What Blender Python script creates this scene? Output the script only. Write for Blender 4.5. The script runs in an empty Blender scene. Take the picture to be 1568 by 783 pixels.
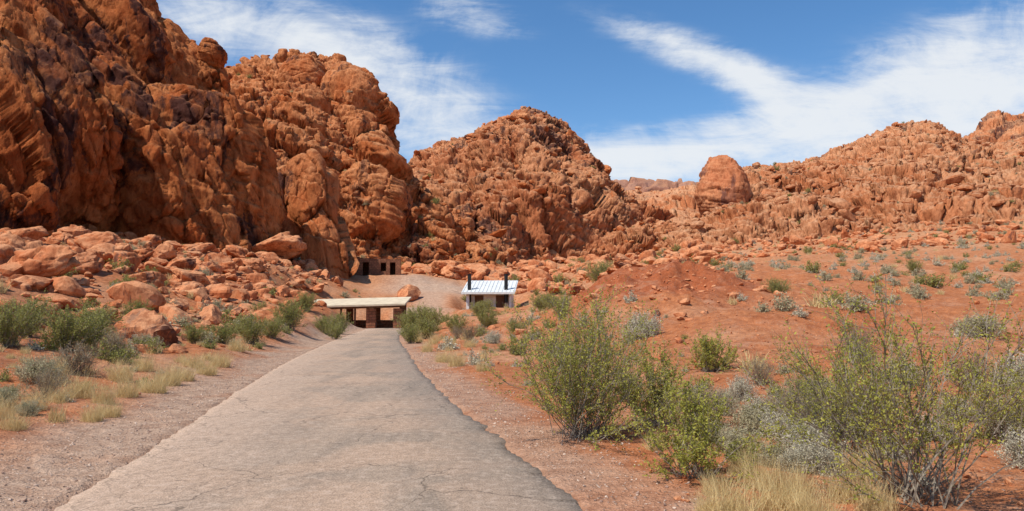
import bpy, math, numpy as np
from mathutils import Vector
rng=np.random.default_rng(7)
f32=np.float32
FPX=1120.0; PITCH=math.radians(4.04); EYE=1.8
cp,sp=math.cos(PITCH),math.sin(PITCH)
def ray(px,py):
    u=(np.asarray(px,float)-784)/FPX; v=(391.5-np.asarray(py,float))/FPX
    y=cp-v*sp; z=sp+v*cp
    return u/y, z/y
def place(px,py,Y):
    a,e=ray(px,py); return a*Y, Y*1.0, EYE+e*Y
# ---------------------------------------------------------------- noise
def Hh(ix,iy,iz,s):
    with np.errstate(over='ignore'):
        h=(ix.astype(np.uint32)*np.uint32(0x8da6b343))^(iy.astype(np.uint32)*np.uint32(0xd8163841))^(iz.astype(np.uint32)*np.uint32(0xcb1ab31f))^np.uint32((s*0x9e3779b9)&0xffffffff)
        h^=h>>np.uint32(15); h*=np.uint32(0x2c1b3c6d); h^=h>>np.uint32(12); h*=np.uint32(0x297a2d39); h^=h>>np.uint32(15)
    return h
def perlin(P,s=0):
    P=np.asarray(P,f32); I=np.floor(P).astype(np.int64).astype(np.int32); F=P-I
    w=F*F*F*(F*(F*6-15)+10); out=np.zeros(len(P),f32)
    for dx in (0,1):
        wx=w[:,0] if dx else 1-w[:,0]
        for dy in (0,1):
            wy=w[:,1] if dy else 1-w[:,1]
            for dz in (0,1):
                wz=w[:,2] if dz else 1-w[:,2]
                h=Hh(I[:,0]+dx,I[:,1]+dy,I[:,2]+dz,s)
                g=((h&1023).astype(f32)/511.5-1)*(F[:,0]-dx)+(((h>>np.uint32(10))&1023).astype(f32)/511.5-1)*(F[:,1]-dy)+(((h>>np.uint32(20))&1023).astype(f32)/511.5-1)*(F[:,2]-dz)
                out+=g*wx*wy*wz
    return out
def fbm(P,s=0,o=4,gain=.5):
    a=1.;t=np.zeros(len(P),f32);P=np.asarray(P,f32)
    for i in range(o):
        t+=a*perlin(P,s+i*13); P=P*2.03+11.3; a*=gain
    return t
def worley(P,s=0):
    # returns F1,F2,per-cell random, per-cell tilt (dot of offset with a random direction)
    P=np.asarray(P,f32); I=np.floor(P).astype(np.int32); F=P-I
    n=len(P); f1=np.full(n,9,f32); f2=np.full(n,9,f32); rid=np.zeros(n,f32); tl=np.zeros(n,f32)
    for dx in (-1,0,1):
        for dy in (-1,0,1):
            for dz in (-1,0,1):
                h=Hh(I[:,0]+dx,I[:,1]+dy,I[:,2]+dz,s)
                ox=dx+(h&1023).astype(f32)/1023-F[:,0]; oy=dy+((h>>np.uint32(10))&1023).astype(f32)/1023-F[:,1]; oz=dz+((h>>np.uint32(20))&1023).astype(f32)/1023-F[:,2]
                d=ox*ox+oy*oy+oz*oz; m=d<f1
                f2=np.where(m,f1,np.minimum(f2,d))
                rid=np.where(m,((h>>np.uint32(5))&255).astype(f32)/255,rid)
                tv=ox*(((h>>np.uint32(3))&127).astype(f32)/63.5-1)+oy*(((h>>np.uint32(13))&127).astype(f32)/63.5-1)+oz*(((h>>np.uint32(23))&127).astype(f32)/63.5-1)
                tl=np.where(m,tv,tl)
                f1=np.where(m,d,f1)
    return np.sqrt(f1),np.sqrt(f2),rid,tl
def sstep(a,b,x):
    t=np.clip((x-a)/(b-a),0,1); return t*t*(3-2*t)
# ---------------------------------------------------------------- mesh helper
def mk(name,V,Fs,mats,midx=None,smooth=True,parent=None,cols=None):
    me=bpy.data.meshes.new(name)
    V=np.ascontiguousarray(V,f32)
    if not isinstance(Fs,list): Fs=[Fs]
    Fs=[np.asarray(f,np.int32) for f in Fs if len(f)]
    lo=np.concatenate([f.ravel() for f in Fs]); tot=np.concatenate([np.full(len(f),f.shape[1],np.int32) for f in Fs])
    st=np.concatenate([[0],np.cumsum(tot)[:-1]]).astype(np.int32)
    me.vertices.add(len(V)); me.vertices.foreach_set('co',V.ravel())
    me.loops.add(len(lo)); me.loops.foreach_set('vertex_index',lo)
    me.polygons.add(len(tot)); me.polygons.foreach_set('loop_start',st)
    if midx is not None: me.polygons.foreach_set('material_index',np.asarray(midx,np.int32))
    me.polygons.foreach_set('use_smooth',np.full(len(tot),smooth))
    for m in mats: me.materials.append(m)
    me.update(calc_edges=True); me.validate()
    if cols is not None:
        at=me.color_attributes.new('Tint','FLOAT_COLOR','POINT')
        c=np.ones((len(V),4),f32); c[:,:3]=cols; at.data.foreach_set('color',c.ravel())
    ob=bpy.data.objects.new(name,me); bpy.context.scene.collection.objects.link(ob)
    if parent: ob.parent=parent
    return ob
def empty(name,loc=(0,0,0)):
    o=bpy.data.objects.new(name,None); o.location=loc; bpy.context.scene.collection.objects.link(o); return o
# ---------------------------------------------------------------- shader helper
class NT:
    def __init__(s,tree): s.t=tree; s.n=tree.nodes; s.l=tree.links
    def set(s,sock,v):
        if isinstance(v,bpy.types.NodeSocket): s.l.new(v,sock)
        else: sock.default_value=v
    def m(s,op,a,b=0.,c=0.,clamp=False):
        n=s.n.new('ShaderNodeMath'); n.operation=op; n.use_clamp=clamp
        for i,v in enumerate((a,b,c)): s.set(n.inputs[i],v)
        return n.outputs[0]
    def mix(s,f,a,b,mode='MIX'):
        n=s.n.new('ShaderNodeMix'); n.data_type='RGBA'; n.blend_type=mode
        s.set(n.inputs[0],f)
        for i,v in ((6,a),(7,b)):
            if isinstance(v,tuple) and len(v)==3: v=(*v,1)
            s.set(n.inputs[i],v)
        return n.outputs[2]
    def noise(s,vec,scale,detail=4,rough=.55,dist=0.):
        n=s.n.new('ShaderNodeTexNoise'); s.l.new(vec,n.inputs['Vector']); n.inputs['Scale'].default_value=scale
        n.inputs['Detail'].default_value=detail; n.inputs['Roughness'].default_value=rough; n.inputs['Distortion'].default_value=dist
        return n.outputs['Fac']
    def vor(s,vec,scale,feature='F1'):
        n=s.n.new('ShaderNodeTexVoronoi'); n.feature=feature; s.l.new(vec,n.inputs['Vector']); n.inputs['Scale'].default_value=scale
        return n
    def mapping(s,vec,loc=(0,0,0),rot=(0,0,0),scale=(1,1,1)):
        n=s.n.new('ShaderNodeMapping'); s.l.new(vec,n.inputs[0]); n.inputs['Location'].default_value=loc; n.inputs['Rotation'].default_value=rot; n.inputs['Scale'].default_value=scale
        return n.outputs[0]
    def ss(s,a,b,x):
        n=s.n.new('ShaderNodeMapRange'); n.interpolation_type='SMOOTHSTEP'; s.set(n.inputs[0],x); n.inputs[1].default_value=a; n.inputs[2].default_value=b
        return n.outputs[0]
    def pos(s): return s.n.new('ShaderNodeNewGeometry').outputs['Position']
    def obj(s): return s.n.new('ShaderNodeTexCoord').outputs['Object']
    def bump(s,h,strength,dist,prev=None):
        n=s.n.new('ShaderNodeBump'); s.set(n.inputs['Height'],h); n.inputs['Strength'].default_value=strength; n.inputs['Distance'].default_value=dist
        if prev: s.l.new(prev,n.inputs['Normal'])
        return n.outputs[0]
def newmat(name,rough=.9,spec=.2):
    m=bpy.data.materials.new(name); m.use_nodes=True; t=NT(m.node_tree); b=m.node_tree.nodes['Principled BSDF']
    b.inputs['Roughness'].default_value=rough; b.inputs['Specular IOR Level'].default_value=spec
    return m,t,b
def simple(name,c,c2=None,scale=8,rough=.85,spec=.2,bump=0.):
    m,t,b=newmat(name,rough,spec); c2=c2 or tuple(x*.7 for x in c)
    n=t.noise(t.obj(),scale,4,.6); t.set(b.inputs['Base Color'],t.mix(t.ss(.35,.65,n),c,c2))
    if bump: t.set(b.inputs['Normal'],t.bump(n,.6,bump))
    return m
def rockmat(name,c1,c2,dark,vthr,sand=(.50,.25,.13),big=.06,lean=.45,bd=.25,sandamt=.6,fine=1.,zv=None):
    m,t,b=newmat(name,.95,.08); p=t.pos()
    q=t.mapping(p,rot=(0,math.atan(lean),0),scale=(1,1,.45))
    n1=t.noise(p,big*1.6,3,.65,.3); n2=t.noise(q,.5*fine,4,.68,.4); n3=t.noise(q,big*2.2,6,.7,.5)
    col=t.mix(t.ss(.40,.60,n1),c1,c2)
    col=t.mix(t.m('MULTIPLY',t.ss(.46,.60,n2),.45),col,tuple(x*.60 for x in c1))
    if zv:
        s3=t.n.new('ShaderNodeSeparateXYZ'); t.l.new(p,s3.inputs[0]); n3=t.m('ADD',n3,t.m('MULTIPLY',t.ss(zv[0],zv[1],s3.outputs[2]),zv[2]))
    v=t.m('MULTIPLY',t.ss(vthr,vthr+.05,n3),t.m('ADD',.5,t.m('MULTIPLY',t.ss(.4,.55,n2),.42)))
    col=t.mix(v,col,dark)
    g=t.n.new('ShaderNodeNewGeometry'); sx=t.n.new('ShaderNodeSeparateXYZ'); t.l.new(g.outputs['Normal'],sx.inputs[0])
    up=t.m('MULTIPLY',t.ss(.55,.95,sx.outputs[2]),sandamt); col=t.mix(up,col,sand)
    n5=t.noise(q,1.3*fine,7,.74)
    col=t.mix(t.ss(.36,.56,n5),t.mix(1,col,(.64,.54,.50),'MULTIPLY'),col)
    nm=t.bump(n5,1.,bd*3.)
    t.set(b.inputs['Base Color'],col); t.set(b.inputs['Normal'],nm)
    return m
M_cliff=rockmat('cliff_sandstone',(.52,.14,.042),(.66,.24,.085),(.085,.036,.030),.52,sandamt=.35,sand=(.66,.29,.12))
M_butte=rockmat('butte_sandstone',(.59,.18,.060),(.71,.285,.118),(.11,.045,.034),.56,sand=(.69,.34,.16))
M_peak=rockmat('peak_sandstone',(.53,.185,.078),(.66,.295,.14),(.10,.048,.04),.565,big=.03,sand=(.68,.35,.18),lean=.3,zv=(35,68,.085))
M_ridge=rockmat('ridge_sandstone',(.59,.215,.09),(.70,.325,.16),(.16,.075,.052),.605,big=.03,sand=(.70,.39,.215),lean=.2,zv=(45,72,.06))
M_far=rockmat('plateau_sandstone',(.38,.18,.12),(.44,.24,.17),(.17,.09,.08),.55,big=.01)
M_bould=rockmat('boulder_sandstone',(.56,.185,.075),(.68,.295,.14),(.16,.07,.05),.56,big=.25,bd=.04,lean=0,sandamt=.4,fine=2.2,sand=(.69,.37,.195))
M_tower=rockmat('tower_sandstone',(.50,.175,.077),(.61,.265,.125),(.17,.07,.05),.56,lean=0,bd=.08)
# ---------------------------------------------------------------- terrain height
cols_px=np.array([-300,0,200,400,560,650,750,850,950,1100,1300,1568,1900.])
rr=np.array([.5,8,14,22,32,45,60,80,110,150,220,400.])
T=np.array([
[0,0,.3,1.2,3,6,8,10,12,16,20,30],
[0,0,.1,.8,2.0,3.9,5.8,8.2,11,15,20,30],
[0,0,0,.3,1.3,3.2,5.6,8.2,11,15,20,30],
[0,0,0,0,.3,1.2,3.8,7,10.5,15,22,30],
[0,0,0,0,0,-.1,-.1,2.2,6.5,12,18,30],
[0,0,0,0,0,-.1,0,2.6,6.5,11,18,30],
[0,0,0,0,0,.2,.6,2.2,5.5,10.5,18,30],
[0,0,0,.1,.3,.8,1.4,3,6,11,18,30],
[0,0,.1,.3,.9,2.6,4.6,4.9,6.6,11,18,30],
[0,0,.1,.4,1.0,2.6,4.4,5.8,8.8,14,24,36],
[0,0,.1,.5,1.2,2.4,3.9,6,9.5,15.5,27,40],
[0,0,.1,.4,.9,2.0,3.5,5.8,9.3,16,28,42],
[0,0,.1,.4,.9,2.0,3.5,5.8,9.3,16,28,42]],float)
az_c=np.arctan((cols_px-784)/FPX)
AZ=np.linspace(az_c[0],az_c[-1],160); LR=np.linspace(math.log(.5),math.log(400),200)
t1=np.array([np.interp(LR,np.log(rr),row) for row in T])
TG=np.array([np.interp(AZ,az_c,t1[:,j]) for j in range(200)]).T
def blur(A,k,ax):
    w=np.hanning(2*k+3)[1:-1]; w/=w.sum(); P=np.pad(A,[(k,k) if i==ax else (0,0) for i in range(2)],mode='edge')
    return np.apply_along_axis(lambda v:np.convolve(v,w,'valid'),ax,P)
TG=blur(blur(TG,7,0),6,1)
ry=np.array([-30,0,6.43,9.2,15.5,22.4,28.8,40,50,58,68,80,90.]); rx=np.array([4.5,-.35,-1.68,-2.22,-3.66,-5.0,-6.05,-7.9,-9.2,-9.7,-8.6,-8.8,-9.5])
YY=np.linspace(-30,90,1201); XX=np.interp(YY,ry,rx); w=np.hanning(61); w/=w.sum(); XX=np.convolve(np.pad(XX,30,mode='reflect',reflect_type='odd'),w,'valid')
def road_x(y): return np.interp(y,YY,XX)
def road_hw(y): return np.interp(y,[0,7,14,25,45,80],[2.55,2.52,2.33,2.18,1.75,1.75])
PADS=[(-13.3,66,-.3,7),(-3.2,77,1.2,5),(-18.9,101,6.0,6.5)]
def G0(x,y):
    x=np.asarray(x,float); y=np.asarray(y,float)
    az=np.arctan2(x,y); r=np.hypot(x,y)
    i=np.clip((np.clip(az,AZ[0],AZ[-1])-AZ[0])/(AZ[1]-AZ[0]),0,158.999); j=np.clip((np.log(np.clip(r,.5,400))-LR[0])/(LR[1]-LR[0]),0,198.999)
    i0=i.astype(int); j0=j.astype(int); fi=i-i0; fj=j-j0
    z=TG[i0,j0]*(1-fi)*(1-fj)+TG[i0+1,j0]*fi*(1-fj)+TG[i0,j0+1]*(1-fi)*fj+TG[i0+1,j0+1]*fi*fj
    z=z*(1-sstep(math.radians(60),math.radians(110),np.abs(az)))
    for (a,b,h,R) in PADS:
        k=1-sstep(R*.6,R*1.5,np.hypot(x-a,y-b)); z=z*(1-k)+h*k
    return z
def mound(x,y):
    return np.exp(-(((x-9.0)/6.)**2+((y-45)/8.)**2))
def G(x,y):
    x=np.atleast_1d(np.asarray(x,float)); y=np.atleast_1d(np.asarray(y,float)); r=np.hypot(x,y)
    z=G0(x,y); P=np.stack([x,y,0*x],1)
    n3=fbm(P/3.2,77,4)
    z=z+(.7*np.exp(-((y-17-.12*(x-9)-1.5*n3)/1.8)**2)*sstep(5,9,x)+.28*np.exp(-((y-12+n3)/1.2)**2)*sstep(6,9,x)+.8*np.exp(-((y-27-1.5*n3)/2.5)**2)*sstep(4,9,x))
    z=z+mound(x,y)*(1.3+1.5*n3)
    amp=np.clip(r/40,.12,1.6)
    z=z+amp*(.55*fbm(P/9,3,3)+.16*fbm(P/1.9,5,3))+.018*fbm(P/.35,8,2)+ .045*fbm(P/1.0,9,3)
    rg=sstep(3,9,x)*sstep(6,14,y)*(1-sstep(60,90,y)); z=z+rg*(.28*n3+.10*fbm(P/.8,78,3))
    d=np.abs(x-road_x(y)); hw=road_hw(y); inr=(y<90)&(y>-30)
    zr=G0(road_x(y),y)
    k=np.where(inr,1-sstep(hw+.15,hw+2.2,d),0)
    z=z*(1-k)+(zr+.012*fbm(P/.25,21,2))*k
    k2=np.where((y<60.3)&(y>-30),1-sstep(hw-.25,hw-.02,d),0)
    return z-.07*k2
def G1(x,y): return float(G(x,y)[0])
R=np.concatenate([np.geomspace(.05,2.5,14),np.geomspace(2.55,260,520),np.geomspace(275,6000,14)])
A=np.concatenate([np.radians(np.linspace(-48,48,640)),np.radians(np.linspace(48,312,62)[1:-1])])
nr,na=len(R),len(A)
gx=(R[:,None]*np.sin(A)[None]).ravel(); gy=(R[:,None]*np.cos(A)[None]).ravel(); gz=G(gx,gy)
P=np.stack([gx,gy,gz],1)
d=np.abs(gx-road_x(gy))-road_hw(gy); left=gx<road_x(gy)
wob=fbm(P/np.array([2.5,2.5,9.]),31,3); wid=np.where(left,1.6,.85)
shoulder=np.where((gy<75)&(gy>-30),1-sstep(wid*.5,wid*1.6,d+wob*1.2),0)
base=np.array([.60,.225,.092]); 
c=np.tile(base,(len(P),1))
def mixc(c,col,k): return c*(1-k[:,None])+np.array(col)[None]*k[:,None]
n=fbm(P/6,41,4); c=mixc(c,(.68,.34,.18),sstep(-.1,.5,n)); 
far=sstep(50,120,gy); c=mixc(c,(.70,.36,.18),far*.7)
n2_=fbm(P/2.2,43,4)
mnd=np.clip(sstep(.2,.5,mound(gx,gy)+.35*n+.15*n2_)+sstep(5,10,gx)*sstep(-.1,.35,n2_+.1)*np.exp(-((gy-21)/7)**2)*.7,0,1); c=mixc(c,(.45,.12,.045),mnd*.8)
dk=sstep(0,3,-(gx-road_x(gy))-4.5)*(1-sstep(22,40,gy))*sstep(-.3,.2,n2_); c=mixc(c,(.44,.18,.09),dk*.6)
c=mixc(c,np.array([.62,.44,.315]),shoulder*np.where(left,.92,.65)*(1-.35*sstep(0,.4,n2_)))
lot=np.exp(-(((gx+9.5)/6.5)**4+((gy-93)/9)**4)); lot=np.maximum(lot,np.where((gy>60)&(gy<92),np.exp(-((gx-road_x(gy)+.4*n2_)/1.9)**4),0)*.8); c=mixc(c,(.66,.47,.34),lot)
m_ground,t,b=newmat('desert_soil',.95,.1)
at=t.n.new('ShaderNodeAttribute'); at.attribute_name='Tint'; p=t.pos()
n1=t.noise(p,3,6,.72); n2=t.noise(p,28,3,.7); vr=t.vor(p,22); n0=t.noise(p,.7,4,.65)
col=t.mix(t.ss(.35,.65,n1),t.mix(1,at.outputs[0],(.68,.61,.58),'MULTIPLY'),at.outputs[0])
col=t.mix(t.m('MULTIPLY',t.ss(.5,.72,n0),.35),col,(.68,.41,.26))
sv=t.n.new('ShaderNodeSeparateColor'); t.l.new(vr.outputs['Color'],sv.inputs[0])
peb=t.m('MULTIPLY',t.ss(.68,.85,sv.outputs[0]),t.m('SUBTRACT',1,t.ss(.2,.45,vr.outputs['Distance'])))
col=t.mix(t.m('MULTIPLY',peb,.8),col,t.mix(sv.outputs[1],(.74,.60,.48),(.28,.14,.09)))
col=t.mix(t.ss(.35,.65,n2),t.mix(1,col,(.76,.73,.71),'MULTIPLY'),col)
t.set(b.inputs['Base Color'],col); hsum=t.m('ADD',t.m('MULTIPLY',n1,.17),t.m('ADD',t.m('MULTIPLY',n2,.03),t.m('MULTIPLY',peb,.02))); t.set(b.inputs['Normal'],t.bump(hsum,.95,1.))
i=np.arange(nr-1)[:,None]*na; j=np.arange(na)[None]; jn=(j+1)%na
F=np.stack([i+j,i+na+j,i+na+jn,i+jn],-1).reshape(-1,4)[:, ::-1]
mk('desert_ground',P,F,[m_ground],cols=c)
# ---------------------------------------------------------------- road
m_road,t,b=newmat('dusty_asphalt',.88,.12); p=t.pos()
at=t.n.new('ShaderNodeAttribute'); at.attribute_name='Tint'; sc=t.n.new('ShaderNodeSeparateColor'); t.l.new(at.outputs[0],sc.inputs[0]); U=sc.outputs[0]
st=t.mapping(p,rot=(0,0,math.radians(-12)),scale=(1.6,.16,1)); ns=t.noise(st,1.2,4,.65)
nb=t.noise(p,.45,5,.6,.5); nf=t.noise(p,60,3,.8); nm_=t.noise(p,9,4,.75)
col=t.mix(t.ss(.36,.64,ns),(.33,.25,.185),(.46,.335,.24))
col=t.mix(t.m('MULTIPLY',t.ss(.42,.6,nb),.65),col,(.58,.385,.26))
rgt=t.ss(.68,1.0,t.m('ADD',U,t.m('MULTIPLY',t.m('SUBTRACT',nb,.5),.3)))
col=t.mix(t.m('MULTIPLY',rgt,.55),col,(.23,.195,.16))
lf=t.m('SUBTRACT',1,t.ss(.0,.5,t.m('ADD',U,t.m('MULTIPLY',t.m('SUBTRACT',nb,.5),.8))))
col=t.mix(t.m('MULTIPLY',lf,.8),col,(.62,.43,.305))
col=t.mix(t.ss(.38,.60,nf),t.mix(1,col,(.54,.54,.54),'MULTIPLY'),col)
col=t.mix(t.m('MULTIPLY',t.ss(.5,.65,nm_),.25),col,(.66,.51,.40))
col=t.mix(t.m('MULTIPLY',t.ss(.5,.35,nm_),.35),col,(.22,.165,.12))
wp=t.n.new('ShaderNodeVectorMath'); wp.operation='ADD'
nn=t.n.new('ShaderNodeTexNoise'); t.l.new(p,nn.inputs['Vector']); nn.inputs['Scale'].default_value=1.6; nn.inputs['Detail'].default_value=4
vs=t.n.new('ShaderNodeVectorMath'); vs.operation='SCALE'; t.l.new(nn.outputs['Color'],vs.inputs[0]); vs.inputs[3].default_value=.9
t.l.new(p,wp.inputs[0]); t.l.new(vs.outputs[0],wp.inputs[1])
vc=t.vor(wp.outputs[0],.55,'DISTANCE_TO_EDGE'); crack=t.m('SUBTRACT',1,t.ss(.001,.009,vc.outputs['Distance']))
cm=t.m('MULTIPLY',crack,t.ss(.40,.50,t.noise(p,.5,2)))
vc2=t.vor(wp.outputs[0],2.2,'DISTANCE_TO_EDGE'); crack2=t.m('MULTIPLY',t.m('SUBTRACT',1,t.ss(.004,.025,vc2.outputs['Distance'])),t.ss(.50,.58,t.noise(p,.33,2)))
cm=t.m('MAXIMUM',cm,t.m('MULTIPLY',crack2,.6))
col=t.mix(t.m('MULTIPLY',cm,.65),col,(.10,.075,.055))
t.set(b.inputs['Base Color'],col)
t.set(b.inputs['Normal'],t.bump(t.m('ADD',t.m('MULTIPLY',nf,.006),t.m('MULTIPLY',nm_,.014)),.8,1.))
ys=np.concatenate([np.arange(-30,0,.5),np.arange(0,30,.05),np.arange(30,61.1,.25)]); nu=30; us=np.linspace(0,1,nu)
xc=road_x(ys); hw=road_hw(ys); e1=.10*fbm(np.stack([ys/.8,0*ys,0*ys],1),51,4)+.07*fbm(np.stack([ys/.2,0*ys,0*ys],1),52,2); e2=.2*fbm(np.stack([ys/1.1,0*ys+5,0*ys],1),53,4)+.11*fbm(np.stack([ys/.2,0*ys,0*ys],1),54,2)
X=(xc-hw+e1)[:,None]*(1-us)+(xc+hw+e2)[:,None]*us
Y=np.repeat(ys[:,None],nu,1); zr=G0(xc,ys)+.03
Z=zr[:,None]-.03*(2*us-1)[None]**2-.0
Z[:,0]-=.07; Z[:,-1]-=.07; X[:,0]=X[:,1]-.04; X[:,-1]=X[:,-2]+.04; Z[-1]-=.08
V=np.stack([X,Y,Z],-1).reshape(-1,3); i=np.arange(len(ys)-1)[:,None]*nu; j=np.arange(nu-1)[None]
F=np.stack([i+j,i+j+1,i+nu+j+1,i+nu+j],-1).reshape(-1,4)
cc=np.zeros((len(V),3)); cc[:,0]=np.tile(us,len(ys))
mk('asphalt_road',V,F,[m_road],cols=cc)
# ---------------------------------------------------------------- mountains
def rocky(P,scales,lean,vst,seed,tilt=1.05,mod=True):
    Q=P.astype(f32).copy(); Q[:,0]=Q[:,0]+lean*Q[:,2]; Q[:,2]/=vst
    D=np.zeros(len(P),f32)
    for k,(s,a) in enumerate(scales):
        q=Q/s; q=q+.28*np.stack([perlin(q*1.3,seed+k*7+1),perlin(q*1.3+31,seed+k*7+2),perlin(q*1.3+77,seed+k*7+3)],1)
        f1,f2,rid,tl=worley(q,seed+k*5)
        md=(.35+1.3*sstep(-.35,.35,perlin(q*.28,seed+k+90))) if mod else 1.
        e=np.sqrt(np.clip((f2-f1)/.12,0,1)); D+=md*a*(e*(.22+.6*rid)+tilt*tl-.42)
    return D
def gnorm(P):
    du=np.gradient(P,axis=0); dv=np.gradient(P,axis=1); N=np.cross(du,dv); N/=np.linalg.norm(N,axis=2,keepdims=True)+1e-9; return N
SAMP={}
def loft(name,sky,base,nu,nv,prof,back,m1,m2,lean,vst,mat,seed,big=(20,4),gul=(12,3),crest=.7,low=3.,strat=None):
    sky=np.array(sky,float); base=np.array(base,float)
    u=np.linspace(sky[0,0],sky[-1,0],nu)
    py=np.interp(u,sky[:,0],sky[:,1]); Yr=np.interp(u,sky[:,0],sky[:,2]); Yb=np.interp(u,base[:,0],base[:,1])
    k=max(3,nu//60)|1; w=np.hanning(k+2)[1:-1]; w/=w.sum(); sm=lambda a:np.convolve(np.pad(a,k//2,mode='edge'),w,'valid')
    Yr=sm(Yr); Yb=sm(Yb)
    a,e=ray(u,py); Rx=a*Yr; Rz=EYE+e*Yr
    a2,_=ray(u,np.full(nu,380.)); Bx=a2*Yb; Bz=G0(Bx,Yb)-low
    Rz=np.maximum(Rz,Bz+.5)
    nb=nv//5; nf=nv-nb
    t=np.linspace(0,1,nf)[None]; h=prof(t)
    X=Bx[:,None]+(Rx-Bx)[:,None]*h; Y=Yb[:,None]+(Yr-Yb)[:,None]*h; Z=Bz[:,None]+(Rz-Bz)[:,None]*t
    s=np.linspace(0,1,nb+1)[1:][None]; Yk=Yr[:,None]+back*s; Xk=a[:,None]*Yk; Zk=Rz[:,None]-(Rz-Bz)[:,None]*.85*s**1.4
    P=np.stack([np.concatenate([X,Xk],1),np.concatenate([Y,Yk],1),np.concatenate([Z,Zk],1)],-1)
    sh=P.shape
    N=gnorm(P); Q=P.reshape(-1,3).copy(); Q[:,0]+=lean*Q[:,2]; Q[:,2]/=max(1,vst)
    Db=big[1]*fbm(Q/big[0],seed,3)
    Qg=P.reshape(-1,3).copy(); Qg[:,0]+=lean*Qg[:,2]; Qg[:,2]/=4; Qg[:,1]/=1.5
    gl=1-np.abs(fbm(Qg/gul[0],seed+3,2))*2.4; Db-=gul[1]*(np.clip(gl,0,1)**3-.3)
    D=rocky(P.reshape(-1,3),m1,lean,vst,seed)
    tt=np.concatenate([t[0],1+s[0]])
    att=1-crest*sstep(.7,.97,tt)*(1-sstep(1.2,1.6,tt)); att2=1-.45*crest*sstep(.8,.98,tt)
    D=Db.reshape(sh[0],sh[1])*att[None]+D.reshape(sh[0],sh[1])*att2[None]
    D=D*sstep(0,.07,tt)[None]
    P=P+N*D[...,None]
    N=gnorm(P); Ns=N.copy()
    for _ in range(2):
        Ns[1:-1]=(Ns[:-2]+Ns[1:-1]*2+Ns[2:]); Ns[:,1:-1]=(Ns[:,:-2]+Ns[:,1:-1]*2+Ns[:,2:])
        Ns/=np.linalg.norm(Ns,axis=2,keepdims=True)+1e-9
    Pf=P.reshape(-1,3); D=rocky(Pf,m2,lean*.6,max(.6,vst*.7),seed+50)
    if strat:
        for (sz_,am,dip) in strat:
            ww=(Pf[:,2]+dip*Pf[:,0]+.1*Pf[:,1])/sz_+1.1*fbm(Pf/(sz_*5),seed+70,3); fr=ww-np.floor(ww)
            D+=am*(np.where(fr<.85,(fr/.85)**.7,(1-fr)/.15)-.5)*sstep(-.35,.25,perlin(Pf/(sz_*4),seed+71))
    P=P+Ns*D.reshape(sh[0],sh[1],1)
    N=gnorm(P)
    i=np.arange(sh[0]-1)[:,None]*sh[1]; j=np.arange(sh[1]-1)[None]
    F=np.stack([i+j,i+sh[1]+j,i+sh[1]+j+1,i+j+1],-1).reshape(-1,4)
    mk(name,P.reshape(-1,3),F,[mat])
    fr=P[:,:nf].reshape(-1,3); nz=N[:,:nf,2].ravel(); SAMP[name]=fr[nz>.55]
lin=lambda t:t
loft('sandstone_cliff',[(-420,-420,125),(-100,-330,115),(0,-260,105),(110,-150,100),(190,-60,98),(232,-10,98),(262,25,98),(290,62,99),(318,72,100),(350,90,100),(368,130,98),(385,195,95),(402,255,92),(412,320,88),(432,385,84)],
     [(-420,38),(0,60),(200,70),(350,78),(432,84)],660,450,lambda t:.75*t**1.7+.25*t,30,[(11,3.0),(4,1.1)],[(1.6,.42),(.7,.16)],.5,2.8,M_cliff,11,(16,5.5),(11,8.),crest=.5,strat=[(2.6,.35,.55)])
loft('sandstone_butte',[(330,120,165),(372,102,162),(412,98,160),(450,85,158),(480,74,156),(495,90,156),(520,88,155),(545,104,154),(568,116,153),(580,140,152),(586,180,151),(592,230,150),(602,238,149),(618,265,147),(650,290,145),(682,318,142),(715,345,140),(740,375,136),(765,400,132)],
     [(330,98),(450,106),(520,118),(620,120),(765,122)],480,400,lambda t:.5*t**1.6+.5*t,35,[(11,2.6),(4.2,1.1)],[(1.9,.5),(.9,.22)],.35,1.3,M_butte,23,(20,4),(13,5),strat=[(3.5,1.0,.3),(1.3,.35,.3)])
loft('rock_buttress',[(375,385,92),(392,315,93),(420,268,94),(448,242,95),(478,238,95),(496,262,95),(508,315,94),(520,365,94),(532,398,94)],
     [(375,88),(532,91)],220,220,lambda t:.6*t**2+.4*t,14,[(6,1.2),(2.6,.4)],[(1.2,.18)],.3,2.2,M_butte,37,(10,1.8),(9,1.2))
loft('mountain_peak',[(560,320,250),(605,272,255),(630,250,258),(642,236,260),(680,222,262),(720,210,264),(745,192,265),(770,180,265),(785,175,265),(800,168,265),(825,170,264),(842,180,263),(858,196,262),(870,206,260),(885,228,258),(905,252,255),(922,275,252),(940,290,250),(975,318,245),(1015,345,238),(1070,388,230)],
     [(560,140),(700,130),(850,135),(1070,160)],600,460,lambda t:.35*t**1.5+.65*t,60,[(18,3.4),(7,1.6)],[(3.0,.85),(1.4,.42)],.35,.75,M_peak,41,(36,8),(28,9),crest=.85,strat=[(7,2.0,.25),(2.6,.7,.25)])
loft('valley_ridge',[(860,330,380),(900,305,380),(950,293,390),(1000,298,390),(1060,285,380),(1110,300,370),(1180,320,360)],
     [(860,190),(1180,190)],260,160,lin,60,[(12,3.),(5,1.6)],[(2.5,.6)],0,.8,M_ridge,61,(30,4),(30,5),crest=.9)
loft('distant_plateau',[(780,282,1100),(880,280,1100),(925,277,1100),(960,274,1100),(1010,277,1100),(1062,276,1100),(1120,280,1100),(1300,284,1100)],
     [(780,900),(1300,900)],240,90,lambda t:.9*t**.8+.1*t,200,[(40,5)],[(12,2.5)],0,1.2,M_far,67,(90,4),(60,6),crest=.9)
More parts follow.
